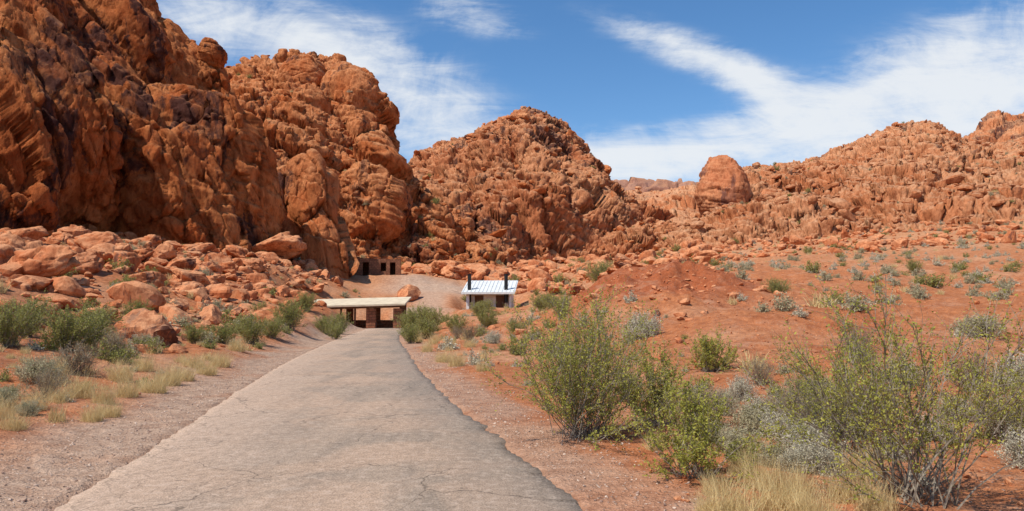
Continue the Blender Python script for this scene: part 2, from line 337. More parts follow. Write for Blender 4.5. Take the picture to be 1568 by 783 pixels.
loft('mountain_ridge',[(1000,392,210),(1040,358,220),(1080,325,230),(1120,288,240),(1142,268,245),(1180,260,250),(1230,254,255),(1262,243,258),(1300,228,262),(1335,206,265),(1370,192,268),(1395,187,270),(1425,187,270),(1448,201,272),(1470,217,274),(1520,226,274),(1600,215,270),(1750,195,250),(1950,170,230)],
     [(1000,140),(1200,128),(1400,122),(1600,112),(1950,90)],760,420,lambda t:.1*t**1.6+.9*t,60,[(13,2.0),(5,1.3)],[(2.4,.85),(1.2,.42)],.2,.75,M_ridge,71,(34,5.5),(26,5),crest=.8,low=1.5,strat=[(8,1.8,-.15),(2.6,.6,-.1)])
loft('distant_mountain',[(1400,300,480),(1450,235,480),(1475,215,480),(1495,200,480),(1520,183,480),(1568,178,480),(1640,170,470),(1800,190,450)],
     [(1400,330),(1800,300)],260,220,lambda t:.4*t**1.6+.6*t,80,[(22,5),(9,3)],[(4,1.2)],0,1.3,M_peak,83,(50,8),(40,8),crest=.8)
# ---------------------------------------------------------------- rocks
def ico(sub):
    bpy.ops.mesh.primitive_ico_sphere_add(subdivisions=sub,radius=1); o=bpy.context.object; me=o.data
    V=np.zeros(len(me.vertices)*3); me.vertices.foreach_get('co',V); F=np.zeros(len(me.polygons)*3,np.int32); me.polygons.foreach_get('vertices',F)
    bpy.data.objects.remove(o); bpy.data.meshes.remove(me); return V.reshape(-1,3),F.reshape(-1,3)
ICO={k:ico(k) for k in (1,2,3,5,6)}
def rockshape(V,seed,planes=16,ns=.1,k=45,lo=.5):
    r=np.random.default_rng(seed); N=r.normal(size=(planes,3)); N/=np.linalg.norm(N,axis=1,keepdims=True); D=r.uniform(lo,1.,planes)
    dd=V@N.T; q=np.where(dd>.08,D/np.maximum(dd,.08),9.); rad=(np.sum(q**(-k),axis=1)+1.05**(-k))**(-1/k)
    P=V*rad[:,None]; P=P*(1+ns*fbm(P*2.2+seed,seed,3))[:,None]; return P*np.array([1,r.uniform(.65,1),r.uniform(.45,.85)])
TPL={k:[rockshape(ICO[k][0],100+s) for s in range(14)] for k in (1,2,3)}
TPL[5]=[]
for s in range(8):
    P5=rockshape(ICO[5][0],300+s,14,.05); P5=P5*(1+rocky(P5+s*9,[(.8,.18),(.33,.06)],0,.6,s,mod=False)[:,None]); TPL[5].append(P5)
def rocks(name,pts,size,sub,mat,sink=.3,flat=(.7,1.1)):
    n=len(pts); Vs=[];Fs=[];off=0; F0=ICO[sub][1]
    for q in range(n):
        V=TPL[sub][rng.integers(len(TPL[sub]))]*np.array([rng.uniform(.8,1.4),rng.uniform(.8,1.2),rng.uniform(*flat)])*size[q]
        a=rng.uniform(0,6.28); tx,ty=rng.normal(0,.28,2)
        ca,sa=math.cos(a),math.sin(a); V=V@np.array([[ca,-sa,0],[sa,ca,0],[0,0,1]]).T
        V=V@np.array([[1,0,tx],[0,1,ty],[-tx,-ty,1]]).T
        Vs.append(V+pts[q]+np.array([0,0,size[q]*(.5-sink)])); Fs.append(F0+off); off+=len(V)
    return mk(name,np.concatenate(Vs),np.concatenate(Fs),[mat],smooth=(sub>=5))
def scatter(n,pxr,Yr,pw=1.):
    Y=np.sqrt(rng.uniform(Yr[0]**2,Yr[1]**2,n)) if pw==1 else rng.uniform(*Yr,n)
    px=rng.uniform(*pxr,n); x=(px-784)/FPX*Y; return x,Y
def gp(x,y): return np.stack([x,y,G(x,y)],1)
def psize(n,a,b,k): u=rng.uniform(0,1,n); return (a**-k+(b**-k-a**-k)*u)**(-1/k)
x,y=scatter(4200,(-150,500),(21,88)); keep=(x<road_x(y)-5.)&(fbm(np.stack([x,y,0*x],1)/8,90,3)+rng.normal(0,.2,len(x))>-.2)&(np.hypot(x+13.3,y-66)>7.5); x,y=x[keep],y[keep]
rocks('boulder_field',gp(x,y),psize(len(x),.15,1.3,1.5),3,M_bould,.35)
big=[(50,470,33,1.35),(115,370,58,1.4),(190,445,42,1.15),(10,440,36,1.4),(330,470,48,.9),(150,400,52,1.3),(30,380,50,1.6),(95,430,40,.95),(250,420,55,1.2),(292,492,44,1.1),(222,470,38,.8),(320,430,55,1.0),(360,400,70,1.2),(230,395,62,1.2),(130,460,38,1.0),(418,400,82,2.9),(90,372,57,1.2),(275,440,50,1.0),(350,440,58,1.1),(60,440,37,1.0),(180,420,48,1.0),(300,400,66,1.4),(210,430,50,.9),(-20,450,34,1.3),(160,430,43,.9),(385,420,66,1.0),(410,440,62,.8)]
pts=[];sz=[]
for (px,py,Y,s) in big:
    X=(px-784)/FPX*Y; pts.append((X,Y,G1(X,Y))); sz.append(s)
rocks('large_boulders',np.array(pts),sz,5,M_bould,.12,(.8,1.1))
def clear(x,y): return (np.exp(-(((x+9.5)/7.5)**4+((y-93)/10)**4))<.3)&(np.hypot(x+18.9,y-100)>6)&(np.hypot(x+3.2,y-77)>8)&~((np.abs((x/y*FPX+784)-572)<52)&(y<103))
x,y=scatter(2100,(430,1100),(80,150)); keep=clear(x,y)&(x<road_x(np.minimum(y,90))+60); x,y=x[keep],y[keep]
rocks('rock_rubble',gp(x,y),psize(len(x),.3,2.3,1.5),3,M_bould)
x,y=scatter(2200,(1050,1700),(90,160)); rocks('slope_rubble',gp(x,y),psize(len(x),.22,1.7,1.5),2,M_bould)
for src,n,a,b in (('mountain_ridge',2600,.4,2.4),('mountain_peak',900,.5,2.4),('sandstone_butte',260,.35,1.6),('valley_ridge',200,.8,3)):
    S=SAMP[src]; S=S[rng.integers(0,len(S),n)]; rocks('talus_rocks',S,psize(n,a,b,1.6),2,M_ridge if 'ridge' in src else M_butte)
x,y=scatter(800,(-100,1700),(9,80)); keep=np.abs(x-road_x(y))>3.5; x,y=x[keep],y[keep]; rocks('loose_stones',gp(x,y),psize(len(x),.04,.28,1.3),1,M_bould)
n=900; x=rng.normal(9,5,n); y=rng.normal(44,7,n); rocks('mound_stones',gp(x,y),psize(n,.05,.5,1.5),2,M_bould)
n=1500; y=rng.uniform(5,30,n); x=1.5+rng.uniform(0,.75,n)*y; k=x>road_x(y)+3.2; rocks('soil_clods',gp(x[k],y[k]),psize(int(k.sum()),.02,.10,1.6),1,M_bould)
pts=[];sz=[]
for (px,Y,s) in [(700,108,3.0),(730,110,3.2),(755,110,2.4),(685,112,2.4),(770,114,1.8),(640,128,2.8),(665,126,2.4),(815,110,1.6),(880,72,1.2),(950,53,1.0),(968,55,1.3),(985,55,.9),(930,54,.8)]:
    X=(px-784)/FPX*Y; pts.append((X,Y,G1(X,Y))); sz.append(s)
rocks('sandstone_slabs',np.array(pts),sz,5,M_bould,.1,(.45,.7))
n=9000; y=rng.uniform(3,30,n)**1.0; side=rng.random(n)<.6; off=np.where(side,-road_hw(y)-np.abs(rng.normal(.1,1.0,n)),road_hw(y)+np.abs(rng.normal(0,.8,n)))
x=road_x(y)+off
m_gravel=simple('gravel_stone',(.64,.48,.36),(.30,.18,.13),6)
rocks('roadside_gravel',gp(x,y),psize(n,.006,.03,1.2),1,m_gravel,.3)
def bigrock(name,px,pytop,pybot,Y,wpx,seed,layer=.06,mat=None,taper=.15,amp=1.,tiltx=0.):
    V,F=ICO[6]; x,_,zt=place(px,pytop,Y); _,_,zb=place(px,pybot,Y); hh=(zt-zb)/2*1.12; ww=wpx/2*Y/FPX
    q=rockshape(V,seed,9,.05,k=10,lo=.7); q=q/np.abs(q).max(axis=0)
    q[:,0]*=1-taper*q[:,2]; q[:,0]+=tiltx*q[:,2]
    P=q*np.array([ww,ww,hh]); sc_=ww/6.
    lay=fbm(np.stack([P[:,0]*.04/sc_,P[:,1]*.04/sc_,(P[:,2]*1.1+.3*P[:,0])/sc_],1),seed,3)
    P=P*(1+layer*lay+0.)[:,None]; N=q/np.linalg.norm(q,axis=1,keepdims=True)
    P=P+N*rocky(P,[(5*sc_,.7*amp*sc_),(1.6*sc_,.2*amp*sc_)],0,.7,seed,tilt=.85,mod=False)[:,None]
    mk(name,P+np.array([x,Y,zt-hh]),F,[mat or M_tower])
bigrock('balanced_boulder',1104,237,352,165,86,5,.10,taper=.14,tiltx=-.05,amp=.6)
bigrock('rock_outcrop',1130,308,350,158,60,9,.05)
bigrock('rock_outcrop',1178,290,330,175,46,12,.05)
bigrock('rock_outcrop',324,56,105,99,46,14,.05,M_cliff)
bigrock('rock_outcrop',606,318,362,128,34,15,.05,M_butte)
bigrock('rock_outcrop',540,98,228,146,100,17,.06,M_butte,taper=-.1,amp=.8)
bigrock('rock_outcrop',470,84,150,150,90,18,.06,M_butte)
# ---------------------------------------------------------------- plants
m_stem=simple('twig_bark',(.32,.27,.20),(.17,.13,.10),20)
def leafmat(name,a,b_,sc=3.):
    m,t,b=newmat(name,.7,.15); n=t.noise(t.pos(),sc*2,2,.6)
    col=t.mix(t.ss(.35,.65,n),a,b_); t.set(b.inputs['Base Color'],col)
    tr=t.n.new('ShaderNodeBsdfTranslucent'); t.l.new(col,tr.inputs[0]); ms=t.n.new('ShaderNodeMixShader'); ms.inputs[0].default_value=.3
    t.l.new(b.outputs[0],ms.inputs[1]); t.l.new(tr.outputs[0],ms.inputs[2]); t.l.new(ms.outputs[0],t.n['Material Output'].inputs[0]); return m
L_creo=leafmat('creosote_leaf',(.27,.27,.045),(.45,.41,.08)); L_green=leafmat('green_leaf',(.24,.245,.055),(.36,.33,.10))
L_sage=leafmat('sage_leaf',(.52,.46,.29),(.40,.36,.20)); L_white=leafmat('pale_leaf',(.66,.60,.45),(.50,.45,.31)); L_dry=leafmat('dry_grass',(.78,.61,.31),(.60,.45,.21)); L_brown=leafmat('brown_twig_leaf',(.32,.22,.12),(.40,.29,.15))
def grow(base,dirn,length,K,wob,lift,r):
    P=[base]; d=dirn.copy()
    for k in range(K-1):
        P.append(P[-1]+d*(length/(K-1))[:,None]); d=d+r.normal(0,wob,d.shape)+np.array([0,0,lift]); d/=np.linalg.norm(d,axis=1,keepdims=True)
    return np.stack(P,1)
def tubes(L,r0,r1):
    S,K,_=L.shape; tan=np.gradient(L,axis=1); tan/=np.linalg.norm(tan,axis=2,keepdims=True)+1e-9
    ref=np.array([.31,.87,.38]); a=np.cross(tan,ref); a/=np.linalg.norm(a,axis=2,keepdims=True)+1e-9; b=np.cross(tan,a)
    rad=(r0+(r1-r0)*np.linspace(0,1,K))[None,:,None]
    R=np.stack([L+rad*(a*math.cos(q)+b*math.sin(q)) for q in (0,2.094,4.189)],2)
    idx=np.arange(S*K*3).reshape(S,K,3); F=[]
    for q in range(3):
        q2=(q+1)%3; F.append(np.stack([idx[:,:-1,q],idx[:,:-1,q2],idx[:,1:,q2],idx[:,1:,q]],-1).reshape(-1,4))
    return R.reshape(-1,3),np.concatenate(F)
def leaves(C,size,r,aspect=.5):
    n=len(C); a=r.normal(size=(n,3)); a/=np.linalg.norm(a,axis=1,keepdims=True); b=np.cross(a,r.normal(size=(n,3))); b/=np.linalg.norm(b,axis=1,keepdims=True)+1e-9
    s=size*r.uniform(.6,1.3,(n,1)); V=np.stack([C-a*s,C+b*s*aspect,C+a*s,C-b*s*aspect],1).reshape(-1,3); return V,np.arange(4*n).reshape(-1,4)
def bush(name,h,w,ns,nt,nl,ls,seed,leaf,r0=.008,lift=.06,wob=.12,start=.35,stem=None,aspect=.5,jit=.03,tw=.22,tmin=0.,skew=(0,0)):
    r=np.random.default_rng(seed)
    az=r.uniform(0,6.283,ns); tilt=(tmin+np.abs(r.normal(0,1,ns)))*.42; tilt=np.clip(tilt,0,1.25)*(w/h)*1.0; tilt=np.clip(tilt,0,1.35)
    d=np.stack([np.sin(tilt)*np.cos(az)+skew[0],np.sin(tilt)*np.sin(az)+skew[1],np.cos(tilt)],1); d/=np.linalg.norm(d,axis=1,keepdims=True)
    base=np.stack([r.normal(0,.06*w,ns),r.normal(0,.06*w,ns),np.full(ns,-.03)],1)
    ln=h*r.uniform(.6,1.08,ns)*(1-.18*tilt)
    L=grow(base,d,ln,8,wob,lift,r)
    nT=ns*nt; si=np.repeat(np.arange(ns),nt); kk=(start+(1-start)*r.uniform(0,1,nT)**.75)*6.95; k0=kk.astype(int); fr=(kk-k0)[:,None]
    tb=L[si,k0]*(1-fr)+L[si,k0+1]*fr; td=L[si,k0+1]-L[si,k0]; td/=np.linalg.norm(td,axis=1,keepdims=True); td=td+r.normal(0,.5,td.shape)+np.array([0,0,.15]); td/=np.linalg.norm(td,axis=1,keepdims=True)
    tl=h*r.uniform(.4,1.2,nT)*tw
    Tt=grow(tb,td,tl,4,.18,.05,r)
    V1,F1=tubes(L,r0,r0*.35); V2,F2=tubes(Tt,r0*.35,r0*.12)
    nL=nT*nl; ti=np.repeat(np.arange(nT),nl); q=r.uniform(.3,2.99,nL); q0=q.astype(int); qf=(q-q0)[:,None]
    C=Tt[ti,q0]*(1-qf)+Tt[ti,q0+1]*qf+r.normal(0,jit*.5,(nL,3))
    V3,F3=leaves(C,ls,r,aspect)
    V=np.concatenate([V1,V2,V3]); F=np.concatenate([F1,F2+len(V1),F3+len(V1)+len(V2)]); mi=np.concatenate([np.zeros(len(F1)+len(F2),int),np.ones(len(F3),int)])
    return mk(name,V,F,[stem or m_stem,leaf],mi,smooth=False)
def grass(name,h,w,n,seed,mat,bw=.004):
    r=np.random.default_rng(seed); az=r.uniform(0,6.283,n); tilt=np.clip(np.abs(r.normal(0,.5,n)),0,1.25)
    d=np.stack([np.sin(tilt)*np.cos(az),np.sin(tilt)*np.sin(az),np.cos(tilt)],1); rad=w*.3*np.sqrt(r.random(n)); a2=r.uniform(0,6.283,n)
    b=np.stack([rad*np.cos(a2),rad*np.sin(a2),0*rad-.02],1); L=grow(b,d,h*r.uniform(.3,1.1,n),5,.16,-.06,r)
    side=np.cross(d,r.normal(size=(n,3))); side/=np.linalg.norm(side,axis=1,keepdims=True)
    wd=(bw*np.linspace(1,.2,5))[None,:,None]; A_=L-side[:,None]*wd; B_=L+side[:,None]*wd; V=np.stack([A_,B_],2); idx=np.arange(n*10).reshape(n,5,2)
    F=np.stack([idx[:,:-1,0],idx[:,:-1,1],idx[:,1:,1],idx[:,1:,0]],-1).reshape(-1,4)
    return mk(name,V.reshape(-1,3),F,[mat],smooth=False)
def put(o,px,Y,dz=0,s=1,x=None):
    X=(px-784)/FPX*Y if x is None else x; o.location=(X,Y,G1(X,Y)+dz); o.scale=(s,s,s); return o
def dup(o,name,px,Y,s=1,rot=None,parent=None,loc=None):
    q=bpy.data.objects.new(name,o.data); bpy.context.scene.collection.objects.link(q)
    if loc is None: X=(px-784)/FPX*Y; loc=(X,Y,G1(X,Y))
    q.location=loc; sx=s*rng.uniform(.85,1.15); q.scale=(sx,sx*rng.uniform(.85,1.15),s*rng.uniform(.85,1.1)); q.rotation_euler=(0,0,rng.uniform(0,6.28) if rot is None else rot)
    if parent: q.parent=parent
    return q
c1=put(bush('creosote_bush',2.15,2.7,90,18,16,.016,1,L_creo,r0=.007,start=.15,tmin=.3,wob=.16),895,10.3)
c2=put(bush('creosote_bush',2.2,2.75,56,17,15,.015,2,L_creo,r0=.009,start=.3,tmin=.35,wob=.17),1392,7.0)
c3=put(bush('creosote_bush',1.05,1.5,45,13,14,.016,3,L_creo,r0=.006,start=.25,tmin=.2,wob=.16),1060,7.9)
c4=put(bush('creosote_bush',1.3,1.6,50,13,14,.017,4,L_creo,r0=.006,start=.2,tmin=.2,wob=.16),998,11.2)
c5=put(bush('creosote_bush',1.1,1.6,55,12,12,.022,5,L_creo,r0=.008,start=.12,tmin=.2),1085,18.5)
dup(c2,'creosote_bush',1270,9.4,.70)
dup(c2,'creosote_bush',1545,9.6,.55)
sage=bush('sage_shrub',.5,.95,90,10,9,.012,11,L_sage,r0=.004,start=.15,jit=.04,wob=.22,tmin=.3); put(sage,1150,10.5)
pale=bush('pale_shrub',.48,.95,90,10,8,.011,12,L_white,r0=.004,start=.12,jit=.04,wob=.22,tmin=.3); put(pale,1225,9.5)
dry=grass('dry_grass_clump',.42,.7,600,13,L_dry,.0026); put(dry,1190,6.6)
green=bush('green_shrub',1.25,1.6,60,12,10,.024,14,L_green,r0=.008,start=.1,jit=.06,tmin=.2,wob=.16); put(green,108,19)
dark=bush('twiggy_shrub',.75,1.1,80,9,5,.012,15,L_brown,r0=.005,start=.1,jit=.05,wob=.22); put(dark,1215,11.5)
for (px,Y,s) in [(1100,12.5,1),(1290,10.5,1.1),(1180,8.6,.8),(1120,9.2,.9),(1460,11,1.1),(1540,10,1.3),(1250,14,1.2),(1380,14.5,1.2),(1500,17,1.4),(1330,12,1.0),(1010,13,.8),(65,14.5,1.2),(10,12,.9),(50,11.5,.7),(230,22,1.2),(1090,10,.8),(1200,12,1.1),(1060,13.5,.9)]: dup(sage,'sage_shrub',px,Y,s)
for (px,Y,s) in [(1265,11.5,1.2),(1190,10,1),(1555,13,1.5),(1130,14,1.1),(985,27,2.5),(755,33,1.6),(1420,10,.9),(1350,9,.8),(1210,8.2,.7),(1560,8.5,1.1),(1230,9,1.1),(1160,12,1.1),(1240,8.2,.9)]: dup(pale,'pale_shrub',px,Y,s)
for (px,Y,s) in [(1120,6.5,.9),(1240,6.3,1.),(1290,7,.9),(1160,7.4,.9),(1080,6.6,.5),(1330,6.6,.8),(1210,7.2,.9),(1310,8,1),(1050,11,.8),(1000,9.4,.6),(1130,8,.7),(1090,7.2,.6),(1150,9,.8),(1020,12,.9),(700,22,1.2),(680,24,1.1),(740,20,.9),(165,13,1),(200,14,1.1),(240,15,1.1),(285,17.5,1.2),(320,19,1.2),(340,21,1.3),(150,11.5,.8),(30,10.4,.8),(190,16,1.3),(262,16.5,1.3),(225,18,1.2),(130,13.5,1.1),(175,11.9,.7),(10,11,1),(60,12,1),(90,15,1.2),(300,20,1.2),(365,25,1.3),(640,38,1.5),(668,34,1.4),(100,12.8,.9),(655,29,1.1),(720,30,1.2),(690,32,1.3)]: dup(dry,'dry_grass_clump',px,Y,s)
for (px,Y,s) in [(45,20,.9),(15,18,.9),(140,20,1.0),(385,30,1.05),(445,38,1.3),(300,25,.7),(345,27,.8),(420,33,.8),(500,44,1),(520,48,1.2),(515,41,.8),(628,47,1.3),(640,52,1.7),(660,55,1.5),(652,42,1.2),(745,48,1.1),(630,36,.9),(700,50,1.3),(735,62,1.1),(830,55,1.3),(845,48,1.1),(860,42,1.2),(920,60,1.7),(745,68,1.1),(640,64,1.5),(680,66,1.3),(655,70,1.3),(790,40,.8),(470,50,1.1),(400,40,.9),(1400,60,1.1),(1060,66,1.0),(1190,40,.9),(150,24,.8),(210,28,.8)]: dup(green,'green_shrub',px,Y,s)
for (px,Y,s) in [(1160,16,1),(1310,16,1.1),(960,14,.8),(1480,13,1.1),(120,16,1.2),(180,19,1.1),(80,13,.8),(1240,10.4,.9),(700,40,1.2),(720,36,1.2),(1080,11,.9),(850,26,1)]: dup(dark,'twiggy_shrub',px,Y,s)
ls_=bush('low_sage',.45,.95,26,6,5,.028,21,L_sage,r0=.008,start=.1,jit=.06,tmin=.3); lg_=bush('low_green',.6,1.0,26,6,5,.034,22,L_green,r0=.01,start=.1,jit=.07,tmin=.3); lw_=bush('low_pale',.4,.9,26,6,5,.028,23,L_white,r0=.008,start=.1,jit=.06,tmin=.3); lb_=grass('low_grass',.35,.6,130,24,L_dry,.009)
E=empty('desert_shrubs')
lib=[ls_,lg_,lw_,lb_]
for o in lib: o.parent=E
ls_.location=(20,40,G1(20,40)); lg_.location=(22,44,G1(22,44)); lw_.location=(18,37,G1(18,37)); lb_.location=(24,41,G1(24,41))
def mass(x,y,z,p,smin=.6,smax=1.5):
    for q in range(len(x)):
        o=lib[rng.choice(4,p=p)]; s=smin+(smax-smin)*rng.random()**1.6; dup(o,'shrub',0,0,s,parent=E,loc=(x[q],y[q],z[q]-.03))
x,y=scatter(1500,(1000,1750),(18,145)); k=fbm(np.stack([x,y,0*x],1)/12,95,2)+rng.normal(0,.3,len(x))>-.25; k&=~((mound(x,y)>.3)&(rng.random(len(x))<.9)); x,y=x[k],y[k]; mass(x,y,G(x,y),[.35,.14,.28,.23],.5,2.0)
x,y=scatter(320,(-100,560),(18,85)); k=x<road_x(y)-4.2; x,y=x[k],y[k]; mass(x,y,G(x,y),[.3,.25,.1,.35],.6,1.8)
x,y=scatter(220,(620,1000),(20,85)); k=(x>road_x(y)+3)&(np.hypot(x+3.2,y-77)>5)&~((mound(x,y)>.3)); x,y=x[k],y[k]; mass(x,y,G(x,y),[.3,.3,.15,.25],.6,1.7)
x,y=scatter(200,(450,1100),(84,150)); k=clear(x,y); x,y=x[k],y[k]; mass(x,y,G(x,y),[.3,.5,.05,.15],1.,2.8)
for src,n in (('mountain_ridge',420),('mountain_peak',150),('sandstone_butte',90)):
    S=SAMP[src]; S=S[rng.integers(0,len(S),n)]; mass(S[:,0],S[:,1],S[:,2],[.45,.3,.05,.2],.9,2.5)
y=rng.uniform(8,40,170); x=road_x(y)-road_hw(y)-rng.uniform(1.7,7,170); mass(x,y,G(x,y),[.2,.12,.1,.58],.4,1.1)
y=rng.uniform(5,40,130); x=road_x(y)+road_hw(y)+rng.uniform(1.4,9,130); mass(x,y,G(x,y),[.3,.1,.2,.4],.3,.7)
# ---------------------------------------------------------------- buildings
import bmesh
def box(name,parent,size,loc,mat,rot=(0,0,0),bev=.015):
    bm=bmesh.new(); bmesh.ops.create_cube(bm,size=1)
    for v in bm.verts: v.co=Vector((v.co.x*size[0],v.co.y*size[1],v.co.z*size[2]))
    if bev: bmesh.ops.bevel(bm,geom=bm.edges[:],offset=bev,segments=2,affect='EDGES')
    me=bpy.data.meshes.new(name); bm.to_mesh(me); bm.free(); me.materials.append(mat); o=bpy.data.objects.new(name,me); bpy.context.scene.collection.objects.link(o); o.parent=parent; o.location=loc; o.rotation_euler=rot; return o
def cyl(name,parent,r,h,loc,mat,seg=20):
    bm=bmesh.new(); bmesh.ops.create_cone(bm,cap_ends=True,segments=seg,radius1=r,radius2=r,depth=h)
    me=bpy.data.meshes.new(name); bm.to_mesh(me); bm.free(); me.materials.append(mat); o=bpy.data.objects.new(name,me); bpy.context.scene.collection.objects.link(o); o.parent=parent; o.location=loc; return o
m_stone,t,b=newmat('stone_masonry',.95,.1)
br=t.n.new('ShaderNodeTexBrick'); pp=t.obj(); sxyz=t.n.new('ShaderNodeSeparateXYZ'); t.l.new(pp,sxyz.inputs[0]); cx=t.n.new('ShaderNodeCombineXYZ'); t.set(cx.inputs[0],t.m('ADD',sxyz.outputs[0],sxyz.outputs[1])); t.set(cx.inputs[1],sxyz.outputs[2]); t.l.new(cx.outputs[0],br.inputs['Vector'])
br.inputs['Scale'].default_value=1; br.inputs['Brick Width'].default_value=.5; br.inputs['Row Height'].default_value=.24; br.inputs['Mortar Size'].default_value=.02
br.inputs['Color1'].default_value=(.40,.17,.09,1); br.inputs['Color2'].default_value=(.26,.105,.06,1); br.inputs['Mortar'].default_value=(.14,.07,.045,1)
ns=t.noise(pp,5,5); t.set(b.inputs['Base Color'],t.mix(t.ss(.3,.7,ns),t.mix(1,br.outputs[0],(.65,.65,.65),'MULTIPLY'),br.outputs[0])); t.set(b.inputs['Normal'],t.bump(br.outputs['Fac'],-.6,.05))
m_roofc=simple('cream_roofing',(.68,.57,.40),(.54,.44,.31),1.5); m_wood=simple('brown_timber',(.16,.085,.05),None,6); m_white=simple('white_paint',(.68,.68,.65),(.57,.56,.53),3,.6); m_black=simple('black_pipe',(.015,.015,.016),None,5,.5,.4); m_conc=simple('concrete_slab',(.46,.36,.28),None,3)
m_metal=simple('white_metal_roof',(.70,.71,.69),(.60,.61,.60),2,.6,.3); m_table=simple('picnic_wood',(.22,.14,.09))
SX,SY=-13.75,66; SZ=-.3
S_=empty('picnic_shelter',(SX,SY,SZ)); S_.rotation_euler=(0,0,math.radians(3))
box('floor_slab',S_,(8.2,5.2,.16),(0,0,.06),m_conc)
tilt=math.radians(6)
box('roof',S_,(8.8,6.4,.16),(0,0,2.55),m_roofc,(tilt,math.radians(-1.6),0))
box('fascia_beam',S_,(8.5,.14,.20),(0,-2.75,2.07),m_wood,(0,math.radians(-1.6),0)); box('rear_beam',S_,(8.4,.16,.22),(0,2.5,2.6),m_wood,(0,math.radians(-1.6),0))
for i,xx in enumerate(np.linspace(-3.9,3.9,9)): box('rafter_%d'%(i+1),S_,(.1,5.2,.16),(xx,0,2.33+.028*xx),m_wood,(tilt,0,0))
for i,(xx,w_) in enumerate([(-3.75,.85),(1.4,.8),(3.7,.75)]): box('stone_pillar_%d'%(i+1),S_,(w_,.7,2.0),(xx,-2.3,1.0),m_stone)
for i,xx in enumerate([-1.2,0.0]): box('timber_post_%d'%(i+1),S_,(.16,.16,2.0),(xx,-2.3,1.0),m_wood)
box('back_wall',S_,(7.6,.4,.8),(.2,2.3,.5),m_stone)
for i,xx in enumerate([-3.7,-1.2,1.3,3.7]): box('rear_pillar_%d'%(i+1),S_,(.6,.5,2.5),(xx,2.27,1.25),m_stone)
for i,xx in enumerate([-2.0,1.2]):
    box('table_top_%d'%(i+1),S_,(1.9,.75,.06),(xx,0,.88),m_table); box('table_leg_%d'%(i+1),S_,(.7,.3,.7),(xx,0,.49),m_conc)
    box('bench_front_%d'%(i+1),S_,(1.9,.28,.05),(xx,-.72,.58),m_table); box('bench_leg_%d'%(i+1),S_,(.4,.2,.4),(xx,-.72,.35),m_conc); box('bench_back_%d'%(i+1),S_,(1.9,.28,.05),(xx,.72,.58),m_table); box('bench_rear_leg_%d'%(i+1),S_,(.4,.2,.4),(xx,.72,.35),m_conc)
RX,RY=-2.25,77; RZ=1.1
R_=empty('restroom_building',(RX,RY,RZ)); R_.rotation_euler=(0,0,math.radians(-4))
box('wall_rear',R_,(4.6,.16,2.5),(0,1.9,1.25),m_white); box('wall_left',R_,(.16,3.6,2.3),(-2.22,0,1.15),m_white); box('wall_right',R_,(.16,3.6,2.3),(2.22,0,1.15),m_white)
box('wall_front',R_,(4.28,.16,2.05),(0,-.9,1.03),m_white); box('door_left',R_,(.9,.05,1.9),(-1.1,-1.01,.97),m_wood,bev=.005); box('door_right',R_,(.9,.05,1.9),(1.1,-1.01,.97),m_wood,bev=.005)
box('post_left',R_,(.3,.3,2.2),(-2.15,-1.95,1.1),m_white); box('post_right',R_,(.2,.2,2.2),(2.2,-1.95,1.1),m_white); box('floor_slab',R_,(5.4,4.6,.16),(0,0,-.02),m_conc)
tl=math.radians(15)
box('roof',R_,(5.5,5.3,.12),(0,0,2.85),m_metal,(tl,0,0))
for i,xx in enumerate(np.linspace(-2.6,2.6,14)): box('roof_rib_%d'%(i+1),R_,(.05,5.3,.05),(xx,-.022,2.935),m_metal,(tl,0,0),bev=.006)
box('fascia',R_,(5.5,.06,.22),(0,-2.62,2.12),m_white)
for i,xx in enumerate([-2.05,1.75]):
    cyl('vent_pipe_%d'%(i+1),R_,.19,2.9,(xx,-1.55,2.6),m_black); cyl('vent_cap_%d'%(i+1),R_,.22,.07,(xx,-1.55,4.08),m_black)
C_=empty('stone_cabin',(-18.9,101,5.9)); C_.rotation_euler=(0,0,math.radians(8)); C_.scale=(.9,.9,.95)
def wallseg(nm,x0,x1,z0,z1,y=-2.2): box(nm,C_,(x1-x0,.5,z1-z0),((x0+x1)/2,y,(z0+z1)/2),m_stone,bev=.03)
wallseg('wall_front_1',-3.7,-1.75,0,2.7); wallseg('wall_front_2',-.85,.9,0,2.6); wallseg('wall_front_3',1.7,2.3,0,2.55); wallseg('wall_front_4',3.1,3.9,0,2.6)
wallseg('lintel_1',-1.75,-.85,2.05,2.65); wallseg('lintel_2',.9,1.7,2.0,2.6); wallseg('sill_2',.9,1.7,0,.8); wallseg('lintel_3',2.3,3.1,2.05,2.6)
box('wall_left',C_,(.5,4.0,2.75),(-3.45,.06,1.37),m_stone); box('wall_right',C_,(.5,4.0,2.5),(3.65,.06,1.25),m_stone); box('wall_rear',C_,(7.6,.5,2.6),(.1,2.32,1.3),m_stone); box('flat_roof',C_,(6.6,4.0,.15),(.1,.05,2.4),m_wood)
for i,(a_,h_) in enumerate([(-3.4,.35),(-2.5,.18),(0.1,.15),(3.6,.25)]): box('parapet_stone_%d'%(i+1),C_,(.6,.45,h_),(a_,-2.2,2.68+h_/2),m_stone)
box('foundation',C_,(8.2,5.4,1.2),(.1,0,-.6),m_stone)
